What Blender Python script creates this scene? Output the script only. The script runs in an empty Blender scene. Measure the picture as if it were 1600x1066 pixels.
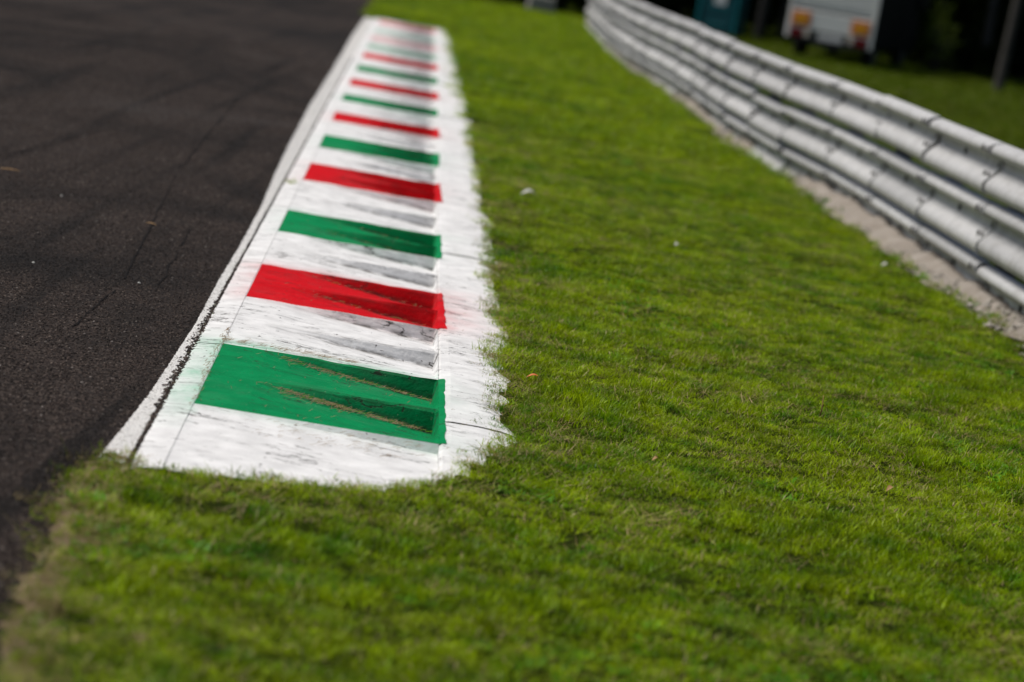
import bpy, math, random
import numpy as np
from mathutils import Vector, Matrix, noise as mn

random.seed(7)
RNG = np.random.default_rng(7)
scn = bpy.context.scene
C = scn.collection
R = math.radians

# ---------------------------------------------------------------- camera
CAM_H, FPX = 1.7, 4667.0
pitch, roll = math.atan(640.0 / FPX), R(10.0)
fwd = Vector((0, math.cos(pitch), -math.sin(pitch)))
up0 = Vector((0, math.sin(pitch), math.cos(pitch)))
rt0 = Vector((1, 0, 0))
rt = rt0 * math.cos(roll) + up0 * math.sin(roll)
up = up0 * math.cos(roll) - rt0 * math.sin(roll)
cd = bpy.data.cameras.new("camera")
cam = bpy.data.objects.new("camera", cd)
C.objects.link(cam)
m = Matrix.Identity(4)
for i in range(3):
    m[i][0], m[i][1], m[i][2] = rt[i], up[i], -fwd[i]
m[2][3] = CAM_H
cam.matrix_world = m
cd.sensor_width = 36.0
cd.lens = FPX * 36.0 / 1600.0
cd.clip_start, cd.clip_end = 0.2, 3000
cd.dof.use_dof = True
cd.dof.focus_distance = 11.0
cd.dof.aperture_fstop = 2.2
scn.camera = cam

# ---------------------------------------------------------------- light
SUN_EL, SUN_AZ = R(60), R(-82)          # azimuth from +Y towards +X
w = bpy.data.worlds.new("World")
scn.world = w
w.use_nodes = True
nt = w.node_tree
bg = nt.nodes["Background"]
sky = nt.nodes.new("ShaderNodeTexSky")
sky.sky_type = 'NISHITA'
sky.sun_disc = False
sky.sun_elevation = SUN_EL
sky.sun_rotation = SUN_AZ
sky.dust_density = 3.0
nt.links.new(sky.outputs[0], bg.inputs[0])
bg.inputs[1].default_value = 0.06
sd = bpy.data.lights.new("sun", 'SUN')
sd.energy = 3.5
sd.angle = R(28)
sd.color = (1.0, 0.95, 0.88)
sun = bpy.data.objects.new("sun", sd)
C.objects.link(sun)
tosun = Vector((math.sin(SUN_AZ) * math.cos(SUN_EL), math.cos(SUN_AZ) * math.cos(SUN_EL), math.sin(SUN_EL)))
sun.rotation_euler = (-tosun).to_track_quat('-Z', 'Y').to_euler()
sun.location = (0, 0, 30)
vs = scn.view_settings
vs.view_transform = 'Standard'
vs.look = 'None'
vs.exposure = 0.0
vs.gamma = 1.0
vs.use_curve_mapping = False
scn.cycles.max_bounces = 6
scn.cycles.use_denoising = True

# ---------------------------------------------------------------- helpers
def tag(o, label=None, cat=None, group=None, kind=None):
    if label: o["label"] = label
    if cat: o["category"] = cat
    if group: o["group"] = group
    if kind: o["kind"] = kind
    return o

class MB:
    def __init__(s): s.v, s.f, s.uv, s.mi, s.sm = [], [], [], [], []
    def quad_grid(s, P, flip=False, mi=0, smooth=True):
        """P[i][j] points"""
        b = len(s.v); ni, nj = len(P), len(P[0])
        for row in P: s.v.extend([tuple(p) for p in row])
        for i in range(ni - 1):
            for j in range(nj - 1):
                q = (b + i*nj + j, b + i*nj + j + 1, b + (i+1)*nj + j + 1, b + (i+1)*nj + j)
                s.f.append(q[::-1] if flip else q); s.mi.append(mi); s.sm.append(smooth)
    def face(s, pts, mi=0, smooth=False):
        b = len(s.v); s.v.extend([tuple(p) for p in pts])
        s.f.append(tuple(range(b, b + len(pts)))); s.mi.append(mi); s.sm.append(smooth)
    def box(s, c, d, rz=0.0, mi=0, taper=1.0, bev=0.0):
        cx, cy, cz = c; hx, hy, hz = d[0]/2, d[1]/2, d[2]/2
        b = len(s.v); ca, sa = math.cos(rz), math.sin(rz)
        if bev <= 0:
            rings = [(-hz, 1, 0), (hz, taper, 0)]
        else:
            rings = [(-hz, 1, bev), (-hz + bev, 1, 0), (hz - bev, taper, 0), (hz, taper, bev)]
        rr = []
        for (z, t, ins) in rings:
            base = len(s.v)
            if bev > 0:
                k = bev
                pts = [(-hx+k, -hy+0), (hx-k, -hy), (hx, -hy+k), (hx, hy-k), (hx-k, hy), (-hx+k, hy), (-hx, hy-k), (-hx, -hy+k)]
            else:
                pts = [(-hx, -hy), (hx, -hy), (hx, hy), (-hx, hy)]
            for x, y in pts:
                x = x*t - math.copysign(ins, x)*(1 if ins else 0); y = y*t - math.copysign(ins, y)*(1 if ins else 0)
                s.v.append((cx + x*ca - y*sa, cy + x*sa + y*ca, cz + z))
            rr.append((base, len(pts)))
        n = rr[0][1]
        for a, bb in zip(rr[:-1], rr[1:]):
            for i in range(n):
                j = (i+1) % n
                s.f.append((a[0]+i, a[0]+j, bb[0]+j, bb[0]+i)); s.mi.append(mi); s.sm.append(False)
        s.f.append(tuple(rr[0][0]+i for i in range(n))[::-1]); s.mi.append(mi); s.sm.append(False)
        s.f.append(tuple(rr[-1][0]+i for i in range(n))); s.mi.append(mi); s.sm.append(False)
    def tube(s, pts, rad, n=8, mi=0, cap=True, smooth=True):
        pts = [Vector(p) for p in pts]; rings = []
        for k, p in enumerate(pts):
            d = (pts[min(k+1, len(pts)-1)] - pts[max(k-1, 0)]).normalized()
            a = d.orthogonal().normalized() if abs(d.z) < .95 else Vector((1, 0, 0)) - d*d.x
            a.normalize(); bb = d.cross(a); base = len(s.v); r = rad[k] if hasattr(rad, '__len__') else rad
            for i in range(n):
                t = 2*math.pi*i/n
                s.v.append(tuple(p + a*math.cos(t)*r + bb*math.sin(t)*r))
            rings.append(base)
        for a, bb in zip(rings[:-1], rings[1:]):
            for i in range(n):
                j = (i+1) % n
                s.f.append((a+i, a+j, bb+j, bb+i)); s.mi.append(mi); s.sm.append(smooth)
        if cap:
            s.f.append(tuple(rings[0]+i for i in range(n))[::-1]); s.mi.append(mi); s.sm.append(False)
            s.f.append(tuple(rings[-1]+i for i in range(n))); s.mi.append(mi); s.sm.append(False)
    def mesh(s, name, mats):
        me = bpy.data.meshes.new(name)
        me.from_pydata(s.v, [], s.f)
        for mt in (mats if isinstance(mats, (list, tuple)) else [mats]): me.materials.append(mt)
        me.polygons.foreach_set("material_index", s.mi)
        me.polygons.foreach_set("use_smooth", s.sm)
        me.update()
        return me
    def build(s, name, mats, parent=None):
        o = bpy.data.objects.new(name, s.mesh(name, mats))
        C.objects.link(o)
        if parent: o.parent = parent
        return o

def empty(name, loc=(0, 0, 0), rz=0.0):
    o = bpy.data.objects.new(name, None)
    o.location = loc; o.rotation_euler = (0, 0, rz)
    o.empty_display_size = 0.2
    C.objects.link(o)
    return o

def copy_tree(o, parent=None):
    c = o.copy(); C.objects.link(c)
    c.parent = parent
    for ch in o.children: copy_tree(ch, c)
    return c

def interp(x, tab):
    xs, ys = zip(*tab)
    return np.interp(x, xs, ys)

# value noise on numpy arrays
_tab = RNG.random((256, 256))
def vnoise(x, y, sc, seed=0):
    x = np.asarray(x, float)*sc + seed*17.31 + 1000; y = np.asarray(y, float)*sc + seed*9.77 + 1000
    xi = np.floor(x).astype(int); yi = np.floor(y).astype(int)
    fx = x - xi; fy = y - yi; fx = fx*fx*(3-2*fx); fy = fy*fy*(3-2*fy)
    g = lambda a, b: _tab[a % 256, b % 256]
    return (g(xi, yi)*(1-fx) + g(xi+1, yi)*fx)*(1-fy) + (g(xi, yi+1)*(1-fx) + g(xi+1, yi+1)*fx)*fy

# ---------------------------------------------------------------- materials
def mat(name):
    mt = bpy.data.materials.new(name); mt.use_nodes = True
    n = mt.node_tree.nodes; l = mt.node_tree.links
    return mt, n, l, n["Principled BSDF"]

def N(n, t, **kw):
    x = n.new("ShaderNode" + t)
    for k, v in kw.items():
        if k == 'ins':
            for a, b in v.items(): x.inputs[a].default_value = b
        else: setattr(x, k, v)
    return x

def ramp(n, l, src, stops, interp_='LINEAR'):
    r = n.new("ShaderNodeValToRGB"); r.color_ramp.interpolation = interp_
    el = r.color_ramp.elements
    while len(el) < len(stops): el.new(0.5)
    for e, (p, c) in zip(el, stops):
        e.position = p; e.color = (c, c, c, 1) if not hasattr(c, '__len__') else (*c, 1)
    l.new(src, r.inputs[0])
    return r.outputs[0]

def mixc(n, l, fac, a, b, mode='MIX'):
    x = n.new("ShaderNodeMix"); x.data_type = 'RGBA'; x.blend_type = mode
    for s, i in ((fac, 0), (a, 6), (b, 7)):
        if hasattr(s, 'is_linked') or isinstance(s, bpy.types.NodeSocket): l.new(s, x.inputs[i])
        else: x.inputs[i].default_value = s if i == 0 else (*s, 1)
    return x.outputs[2]

def wpos(n, l, scale=(1, 1, 1), rz=0.0):
    g = N(n, 'NewGeometry'); mp = N(n, 'Mapping')
    l.new(g.outputs['Position'], mp.inputs[0])
    mp.inputs['Scale'].default_value = scale; mp.inputs['Rotation'].default_value = (0, 0, rz)
    return mp.outputs[0]

def noise(n, l, vec, scale, detail=3, rough=.55, dist=0.0):
    x = N(n, 'TexNoise', ins={'Scale': scale, 'Detail': detail, 'Roughness': rough, 'Distortion': dist})
    l.new(vec, x.inputs['Vector'])
    return x.outputs['Fac']

def bump(n, l, h, strength, dist, bs):
    b = N(n, 'Bump', ins={'Strength': strength, 'Distance': dist})
    l.new(h, b.inputs['Height']); l.new(b.outputs[0], bs.inputs['Normal'])

KROT = -math.atan2(.0504, .9987)   # kerb heading

def rubber(n, l, p, c):
    """tyre rubber: long marks along the driving line, broad curved smears where cars slide"""
    mp = N(n, 'Mapping', ins={'Scale': (5.0, .14, 1), 'Rotation': (0, 0, R(6))}); l.new(p, mp.inputs[0])
    st = noise(n, l, mp.outputs[0], 1.0, 3, .6, .3)
    c = mixc(n, l, ramp(n, l, st, [(.52, .0), (.68, .65)]), c, (.007, .0065, .0065))
    mp2 = N(n, 'Mapping', ins={'Scale': (.30, .17, 1), 'Rotation': (0, 0, R(28))}); l.new(p, mp2.inputs[0])
    st2 = noise(n, l, mp2.outputs[0], 1.3, 4, .62, 1.2)
    c = mixc(n, l, ramp(n, l, st2, [(.46, .0), (.62, .75)]), c, (.008, .0075, .0075))
    c = mixc(n, l, ramp(n, l, st2, [(.30, .55), (.44, .0)]), c, (.060, .052, .049))
    return c

def asphalt_mat():
    mt, n, l, bs = mat("asphalt")
    p = wpos(n, l)
    vo = N(n, 'TexVoronoi', ins={'Scale': 85.0}); l.new(p, vo.inputs['Vector'])
    agg = ramp(n, l, vo.outputs['Color'], [(0.0, (.006, .005, .005)), (.5, (.022, .016, .0135)), (.8, (.052, .039, .033)), (1, (.12, .10, .085))])
    big = noise(n, l, p, .6, 4)
    c = mixc(n, l, ramp(n, l, big, [(.35, .0), (.7, .35)]), agg, (.032, .025, .022))
    c = rubber(n, l, p, c)
    l.new(c, bs.inputs['Base Color'])
    bs.inputs['Roughness'].default_value = .9
    bs.inputs['Specular IOR Level'].default_value = .12
    bump(n, l, vo.outputs['Distance'], .9, .004, bs)
    return mt

def line_paint_mat():
    mt, n, l, bs = mat("line_paint_on_asphalt")
    p = wpos(n, l)
    vo = N(n, 'TexVoronoi', ins={'Scale': 150.0}); l.new(p, vo.inputs['Vector'])
    f = noise(n, l, p, 70, 3)
    f2 = noise(n, l, p, 5, 4)
    ad = N(n, 'Math', operation='ADD'); l.new(f, ad.inputs[0]); l.new(f2, ad.inputs[1])
    k = ramp(n, l, ad.outputs[0], [(.36, 1.0), (.47, 0.0)])
    wh = mixc(n, l, f2, (.66, .65, .63), (.54, .53, .51))
    c = mixc(n, l, k, wh, (.05, .045, .04))
    l.new(c, bs.inputs['Base Color']); bs.inputs['Roughness'].default_value = .8
    bump(n, l, vo.outputs['Distance'], .9, .004, bs)
    return mt

def kerb_paint(name, col, over=False, fade=0.0, wear=1.0):
    """thick masonry paint on rough concrete: brush streaks, hairline cracks, chips"""
    mt, n, l, bs = mat(name)
    p = wpos(n, l, (1, 1, 1), -KROT)
    base = tuple(a*(1-fade) + .78*fade for a in col)
    lo = tuple(a*.78 for a in base)
    b1 = noise(n, l, p, 9, 4)
    c = mixc(n, l, ramp(n, l, b1, [(.35, 0.0), (.7, 1.0)]), base, lo)
    if over:
        at = N(n, 'Attribute', attribute_name="overspray")
        nz = noise(n, l, p, 60, 3)
        mu = N(n, 'Math', operation='MULTIPLY'); l.new(at.outputs['Alpha'], mu.inputs[0])
        l.new(ramp(n, l, nz, [(.3, .55), (.65, 1.0)]), mu.inputs[1])
        c = mixc(n, l, mu.outputs[0], c, at.outputs['Color'])
    # dirt film
    d = noise(n, l, p, 2.3, 5, .7)
    c = mixc(n, l, ramp(n, l, d, [(.5, 0.0), (.8, .30)]), c, tuple(.5*a + .10 for a in base))
    # scratches running across the kerb
    mp = N(n, 'Mapping', ins={'Scale': (9, 44, 30), 'Rotation': (0, 0, R(-4))}); l.new(p, mp.inputs[0])
    cr = noise(n, l, mp.outputs[0], 1.0, 5, .62, .7)
    k1 = ramp(n, l, cr, [(.655, 0.0), (.672, .92 * wear)])
    # hairline cracks
    vv = N(n, 'Mapping', ins={'Scale': (2.2, 9, 6)}); l.new(p, vv.inputs[0])
    wob = N(n, 'TexNoise', ins={'Scale': 4.0, 'Detail': 4}); l.new(vv.outputs[0], wob.inputs['Vector'])
    av = N(n, 'Vector' + 'Math', operation='MULTIPLY_ADD'); l.new(wob.outputs['Color'], av.inputs[0])
    av.inputs[1].default_value = (.9, .9, .9); l.new(vv.outputs[0], av.inputs[2])
    vo = N(n, 'TexVoronoi', feature='DISTANCE_TO_EDGE', ins={'Scale': 1.0}); l.new(av.outputs[0], vo.inputs['Vector'])
    gate = ramp(n, l, noise(n, l, p, 3.1, 3), [(.50, 0.0), (.60, 1.0)])
    k2 = N(n, 'Math', operation='MULTIPLY'); l.new(ramp(n, l, vo.outputs['Distance'], [(.010, .92 * wear), (.022, 0.0)]), k2.inputs[0]); l.new(gate, k2.inputs[1])
    # chips
    mpc = N(n, 'Mapping', ins={'Scale': (34, 17, 30)}); l.new(p, mpc.inputs[0])
    ch = noise(n, l, mpc.outputs[0], 1.0, 3, .6)
    k3 = ramp(n, l, ch, [(.70, 0.0), (.72, .9 * wear)])
    mx = N(n, 'Math', operation='MAXIMUM'); l.new(k1, mx.inputs[0]); l.new(k2.outputs[0], mx.inputs[1])
    mx2 = N(n, 'Math', operation='MAXIMUM'); l.new(mx.outputs[0], mx2.inputs[0]); l.new(k3, mx2.inputs[1])
    # pale dust specks and scuffs, then painted shade and dirt at the foot, wear at the broken lip of every step
    sp = noise(n, l, p, 95, 2, .5)
    c = mixc(n, l, ramp(n, l, sp, [(.70, 0.0), (.74, .35)]), c, (.42, .40, .34))
    ga = N(n, 'Attribute', attribute_name="shade_grit")
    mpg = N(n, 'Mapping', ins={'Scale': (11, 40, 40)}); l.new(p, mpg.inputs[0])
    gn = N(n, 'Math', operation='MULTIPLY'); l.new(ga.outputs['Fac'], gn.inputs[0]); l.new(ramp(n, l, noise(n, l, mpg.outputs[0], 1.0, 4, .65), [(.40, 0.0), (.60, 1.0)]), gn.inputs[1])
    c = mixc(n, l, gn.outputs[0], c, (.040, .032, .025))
    c = mixc(n, l, mx2.outputs[0], c, (.035, .03, .026))
    l.new(c, bs.inputs['Base Color'])
    bs.inputs['Roughness'].default_value = .75
    bs.inputs['Specular IOR Level'].default_value = .06
    h = N(n, 'Math', operation='MULTIPLY_ADD'); l.new(mx2.outputs[0], h.inputs[0]); h.inputs[1].default_value = -1.0
    l.new(noise(n, l, p, 55, 5, .65), h.inputs[2])
    bump(n, l, h.outputs[0], .55, .006, bs)
    return mt

def soil_mat(name, a, b, sc=9.0, peb=True):
    mt, n, l, bs = mat(name)
    p = wpos(n, l)
    f = noise(n, l, p, sc, 6, .65)
    c = mixc(n, l, ramp(n, l, f, [(.3, 0.0), (.7, 1.0)]), a, b)
    vo = N(n, 'TexVoronoi', ins={'Scale': 90.0}); l.new(p, vo.inputs['Vector'])
    if peb:
        c = mixc(n, l, ramp(n, l, vo.outputs['Color'], [(.3, 0.0), (.9, .5)]), c, tuple(min(.6, x*1.5) for x in b))
    l.new(c, bs.inputs['Base Color']); bs.inputs['Roughness'].default_value = .95; bs.inputs['Specular IOR Level'].default_value = .03
    bump(n, l, noise(n, l, p, 60, 5, .7), 1.0, .02, bs)
    return mt

def leafy(name, a, b, transl=.4, rnd=.5, macro=True, rough=.45, spec=.35):
    mt, n, l, bs = mat(name)
    oi = N(n, 'ObjectInfo')
    p = wpos(n, l)
    if macro:
        mac = noise(n, l, p, .55, 5, .65)
        mic = noise(n, l, p, 6.0, 3, .6)
        f = N(n, 'Math', operation='MULTIPLY_ADD'); l.new(mac, f.inputs[0]); f.inputs[1].default_value = .8; l.new(mic, f.inputs[2])
        fac = ramp(n, l, f.outputs[0], [(.65, 0.0), (1.12, 1.0)])
    else:
        fac = oi.outputs['Random']
    c = mixc(n, l, fac, a, b)
    hv = N(n, 'HueSaturation'); l.new(c, hv.inputs['Color'])
    vr = N(n, 'MapRange', ins={'To Min': 1 - rnd, 'To Max': 1 + rnd}); l.new(oi.outputs['Random'], vr.inputs[0]); l.new(vr.outputs[0], hv.inputs['Value'])
    l.new(hv.outputs[0], bs.inputs['Base Color'])
    bs.inputs['Roughness'].default_value = rough; bs.inputs['Specular IOR Level'].default_value = spec
    tr = N(n, 'BsdfTranslucent'); l.new(hv.outputs[0], tr.inputs['Color'])
    ms = N(n, 'MixShader', ins={0: transl}); l.new(bs.outputs[0], ms.inputs[1]); l.new(tr.outputs[0], ms.inputs[2])
    l.new(ms.outputs[0], n['Material Output'].inputs['Surface'])
    return mt

def plain(name, col, rough=.5, metal=0.0, var=.15, sc=6.0, spec=.5, bmp=0.0):
    mt, n, l, bs = mat(name)
    tc = N(n, 'TexCoord')
    f = noise(n, l, tc.outputs['Object'], sc, 5, .65)
    c = mixc(n, l, ramp(n, l, f, [(.3, 0.0), (.7, 1.0)]), tuple(x*(1+var) for x in col), tuple(x*(1-var) for x in col))
    l.new(c, bs.inputs['Base Color']); bs.inputs['Roughness'].default_value = rough
    bs.inputs['Metallic'].default_value = metal; bs.inputs['Specular IOR Level'].default_value = spec
    if bmp: bump(n, l, noise(n, l, tc.outputs['Object'], sc*6, 4), bmp, .01, bs)
    return mt

def galv_mat():
    mt, n, l, bs = mat("galvanised_steel")
    p = wpos(n, l)
    f = noise(n, l, p, 7, 5, .6)
    oi = N(n, 'ObjectInfo')
    c = mixc(n, l, ramp(n, l, f, [(.3, 0.0), (.75, 1.0)]), (.60, .60, .60), (.42, .42, .425))
    mp = N(n, 'Mapping', ins={'Scale': (20, 9, 1.2)}); l.new(p, mp.inputs[0])
    dr = noise(n, l, mp.outputs[0], 1.0, 4, .65)
    c = mixc(n, l, ramp(n, l, dr, [(.52, 0.0), (.75, .55)]), c, (.27, .255, .23))
    v = N(n, 'MapRange', ins={'To Min': .86, 'To Max': 1.1}); l.new(oi.outputs['Random'], v.inputs[0])
    hv = N(n, 'HueSaturation'); l.new(c, hv.inputs['Color']); l.new(v.outputs[0], hv.inputs['Value'])
    l.new(hv.outputs[0], bs.inputs['Base Color'])
    bs.inputs['Metallic'].default_value = .15
    l.new(ramp(n, l, f, [(.2, .42), (.8, .6)]), bs.inputs['Roughness'])
    bump(n, l, noise(n, l, p, 30, 3), .08, .01, bs)
    return mt

M = dict(
    asphalt=asphalt_mat(), line=line_paint_mat(),
    white=kerb_paint("white_kerb_paint", (.80, .80, .80), over=True),
    green=kerb_paint("green_kerb_paint", (.0, .235, .075), wear=.9),
    red=kerb_paint("red_kerb_paint", (.60, .004, .010), wear=.8),
    green_f=kerb_paint("faded_green_kerb_paint", (.03, .30, .14), fade=.42),
    red_f=kerb_paint("faded_red_kerb_paint", (.62, .05, .05), fade=.42),
    green_ff=kerb_paint("worn_pale_green_kerb_paint", (.06, .34, .18), fade=.62),
    red_ff=kerb_paint("worn_pink_kerb_paint", (.60, .10, .10), fade=.55),
    soil=soil_mat("lawn_soil", (.016, .030, .002), (.034, .042, .006), peb=False),
    sand=soil_mat("sandy_footing", (.48, .44, .40), (.26, .225, .19), 5.0),
    ground=soil_mat("far_ground", (.03, .04, .012), (.05, .05, .02), 2.0),
    grass=leafy("grass_blades", (.050, .168, .001), (.272, .375, .001), .38, .50, spec=.12, rough=.32),
    dry=leafy("dry_grass", (.26, .19, .07), (.36, .28, .12), .2, .3),
    clover=leafy("lawn_weed_leaves", (.07, .22, .006), (.11, .27, .008), .35, .3, spec=.15),
    shade_grass=leafy("shaded_rough_grass_blades", (.055, .120, .001), (.105, .145, .002), .35, .35, spec=.1),  # shade behind the rail put into a darker grass colour
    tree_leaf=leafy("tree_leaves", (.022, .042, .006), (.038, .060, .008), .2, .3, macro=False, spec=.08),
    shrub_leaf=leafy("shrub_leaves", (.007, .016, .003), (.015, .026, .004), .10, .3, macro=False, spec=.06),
    young_leaf=leafy("young_leaves", (.10, .17, .012), (.15, .20, .02), .4, .3, macro=False),
    bark=plain("grey_bark", (.055, .052, .047), .9, 0, .35, 5, .2, .5),
    galv=galv_mat(),
    bolt=plain("bolt_steel", (.10, .10, .10), .45, .7, .2),
    post=plain("post_steel", (.10, .10, .10), .6, .4, .25),
    teal=plain("teal_plastic", (.0, .17, .20), .5, 0, .12, 3),
    teal2=plain("dark_teal_plastic", (.0, .085, .11), .5, 0, .12, 3),
    white_gloss=plain("white_vehicle_paint", (.84, .84, .81), .4, 0, .06, 2),
    black=plain("black_plastic", (.012, .012, .013), .5, 0, .2),
    blackpaint=plain("black_body_panel", (.006, .006, .007), .6, 0, .2, 2, .05),
    rubber=plain("tyre_rubber", (.012, .012, .012), .85),
    amber=plain("amber_reflector", (.80, .34, .006), .35, 0, .05),
    orange_rim=plain("red_reflector_border", (.72, .25, .10), .4, 0, .05),
    redlamp=plain("red_lamp_lens", (.16, .004, .008), .25, 0, .1),
    clearlamp=plain("clear_lamp_lens", (.62, .55, .48), .25, 0, .1),
    plate=plain("number_plate_white", (.62, .62, .62), .4, 0, .05),
    signwhite=plain("sign_white", (.80, .82, .85), .4, 0, .03),
    concrete=plain("grey_concrete", (.24, .235, .22), .9, 0, .2, 5, .2, .5),
    paper=plain("white_paper", (.50, .50, .47), .8, 0, .05),
    orange_leaf=plain("orange_leaf", (.55, .13, .02), .6, 0, .2, 30),
    brownleaf=plain("brown_leaf", (.30, .17, .06), .7, 0, .2, 30),
    straw=leafy("straw", (.30, .21, .11), (.17, .11, .055), .15, .3, macro=False),
)

# ---------------------------------------------------------------- kerb coordinates
KP = np.array([-.495, 0.0]); KV = np.array([-.0504, .9987]); KN = np.array([.9987, .0504])
def K(u, s, z=0.0):
    p = KP + KV*s + KN*u
    return (float(p[0]), float(p[1]), float(z))
def KUS(x, y):
    dx = np.asarray(x) - KP[0]; dy = np.asarray(y) - KP[1]
    return dx*KN[0] + dy*KN[1], dx*KV[0] + dy*KV[1]

OUTER = [(8.47, -.182), (9.0, -.165), (9.67, -.147), (11.3, -.130), (12.7, -.138), (13.9, -.134), (15.7, -.138), (17.75, -.17), (19.8, -.192), (24.1, -.221), (29.5, -.222), (37.8, -.25), (44.2, -.235)]
APRON = [(8.9, .86), (9.25, .92), (9.55, .99), (9.82, 1.014), (10.32, 1.0), (10.93, 1.03), (11.8, 1.005), (12.47, 1.10), (13.14, 1.063), (14.1, 1.086), (16.2, 1.082), (20.6, 1.085), (21.94, 1.06), (25, 1.085), (28.5, 1.077), (33, 1.05), (37.6, 1.03), (42.4, 1.0), (44.4, .95)]
NEAR = [(-.19, 8.47), (-.076, 8.44), (.078, 8.47), (.264, 8.5), (.486, 8.6), (.655, 8.74), (.811, 8.98), (.914, 9.25), (1.0, 9.7), (1.1, 10.2)]
KEND = 44.35
BW = 0.80                                   # width of the toothed blocks
BLOCKS = [(9.5, 10.85, 'green'), (12.2, 13.35, 'red'), (14.72, 15.80, 'green'), (17.62, 18.82, 'red'),
          (20.12, 21.22, 'green'), (22.70, 23.66, 'red'), (25.12, 26.00, 'green'), (27.38, 28.42, 'red'),
          (29.90, 30.95, 'green'), (32.55, 33.65, 'red'), (34.75, 35.97, 'green_f'), (37.0, 38.40, 'red_ff'),
          (39.3, 40.65, 'green_ff'), (42.3, 43.9, 'red_f')]

def amp(u):
    t = min(1.0, max(0.0, (u - .16)/(BW - .16)))
    return .084*t**.85
def chip(u, s, sc, a):
    return a*mn.noise((u*sc*.5, s*sc, 3.1))

def overspray(u, s):
    best = (9, None, 0)
    for (a, b, c) in BLOCKS:
        du = max(0 - u, u - (BW + .02), 0); ds = max(a - s, s - b, 0)
        far = s > b
        d = math.hypot(du, ds)
        if d < best[0]: best = (d, c, far)
    d, c, far = best
    if d > .5 or c is None: return (1, 1, 1, 0)
    g = c.startswith('green')
    rgb = (.05, .42, .22) if g else (.62, .06, .07)
    near1 = s < 11.2
    if u < 0: k = (.85 if near1 else .40 if s < 14 else .15)*math.exp(-d/(.16 if near1 else .07))
    elif u > BW: k = (.10 if near1 else .62 if s < 14 else .08)*math.exp(-d/.10)
    else: k = ((.80 if s < 14 else .35) if far else .30)*math.exp(-d/(.10 if far else .045))
    k *= .65 + .9*max(-.3, mn.noise((u*9, s*7, 4.2)))
    k += .12*math.exp(-d/.16)*max(0, mn.noise((u*2.2, s*2.2, 1.7)) + .25)
    return (*rgb, min(.75, k))

def add_over(o):
    me = o.data
    at = me.color_attributes.new("overspray", 'FLOAT_COLOR', 'POINT')
    buf = []
    for v in me.vertices:
        u, s = KUS(v.co.x + kerb.location.x, v.co.y + kerb.location.y)
        buf.extend(overspray(float(u), float(s)))
    at.data.foreach_set("color", buf)

kerb = empty("race_kerb", K(0.4, 8.6))
tag(kerb, "sawtooth track kerb painted white, red and green beside the asphalt", "kerb")
def kpart(mb, name, mats, label=None, over=False):
    o = mb.build(name, mats)
    for v in o.data.vertices: v.co -= kerb.location
    o.parent = kerb
    if label: o["label"] = label
    return o

def tooth_rows(s0, s1, fine):
    """(s, frac) samples from the near crest down to the base and up the riser"""
    L = s1 - s0; rz = .030
    nsl = 20 if fine else 4
    rows = [(s0 + (L - rz)*i/nsl, i/nsl) for i in range(nsl + 1)]
    for k, f in ((.25, .93), (.5, .55), (.8, .14), (1.0, 0.0)) if fine else ((.4, .7), (1.0, 0.0)):
        rows.append((s1 - rz + rz*k, f))
    return rows
def toothed(s0, s1, nteeth, fine, wh=1.0):
    us = [BW*i/(34 if fine else 10) for i in range((34 if fine else 10) + 1)]
    if fine: us = us[:-1] + [BW - .012, BW]
    P = []; G = []
    for t in range(nteeth):
        a = s0 + (s1 - s0)*t/nteeth; b = s0 + (s1 - s0)*(t + 1)/nteeth
        rows = tooth_rows(a, b, fine)
        if t: rows = rows[1:]
        for (s, f) in rows:
            row = []
            for u in us:
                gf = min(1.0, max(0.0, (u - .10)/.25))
                G.append(gf*(.95 if f > .995 else .75 if f > .9 else .35 if (f < .2 and s > b - .05) else 0))  # weight of painted shade and dirt at foot and riser, wear at lip
                A = amp(u)*wh*(1 if u < BW - .001 else 0.0)
                j = (.010*mn.noise((u*5, s*3, 0)) if fine and 0 < f < 1 and s > b - .2 else 0)
                z = .020 - A*f + (chip(u, s, 9, .0026) + .0042*mn.noise((u*5, s*26, 1)) + .0022*mn.noise((u*13, s*60, 2)) if fine else 0)
                row.append(K(u, s + j*(1 if abs(s-s0) > 1e-6 and abs(s-s1) > 1e-6 else 0), z))
            P.append(row)
    return P, G
def add_shade_grit(o, G):
    at = o.data.attributes.new('shade_grit', 'FLOAT', 'POINT')
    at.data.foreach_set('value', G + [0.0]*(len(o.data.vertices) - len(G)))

edges = [9.5]
for (a, b, c) in BLOCKS:
    fine = a < 20
    TP_, TG_ = toothed(a, b, 2, fine); mb = MB(); mb.quad_grid(TP_, flip=True, smooth=False)
    # paint carried over the lip of the back slab
    P = []
    nn = 26 if fine else 4
    for i in range(nn + 1):
        s = a + (b - a)*i/nn
        wdt = BW + .030 - .008 + .010*mn.noise((s*7, 2, 0)) + .006*mn.noise((s*21, 2, 0)) + (.014 if c == 'red' else 0)*(1 - i/nn)
        P.append([K(BW, s, .0205), K(BW + .012, s, .0245), K(wdt, s, .0262)])
    mb.quad_grid(P, flip=True)
    ob = kpart(mb, "painted_block", M[c], {'green': None, 'red': None, 'green_f': 'faded green block', 'red_f': 'faded red block',
          'green_ff': 'worn pale green block', 'red_ff': 'worn pink block'}[c])
    add_shade_grit(ob, TG_)
prev_end = None
for k in range(len(BLOCKS)):
    b = BLOCKS[k][1]; nx = BLOCKS[k+1][0] if k + 1 < len(BLOCKS) else KEND
    fine = b < 20
    TP_, TG_ = toothed(b, nx, 2 if nx - b > .6 else 1, fine, .76); mb = MB(); mb.quad_grid(TP_, flip=True, smooth=False)
    ob = kpart(mb, "white_block", M['white']); add_over(ob); add_shade_grit(ob, TG_)
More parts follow.
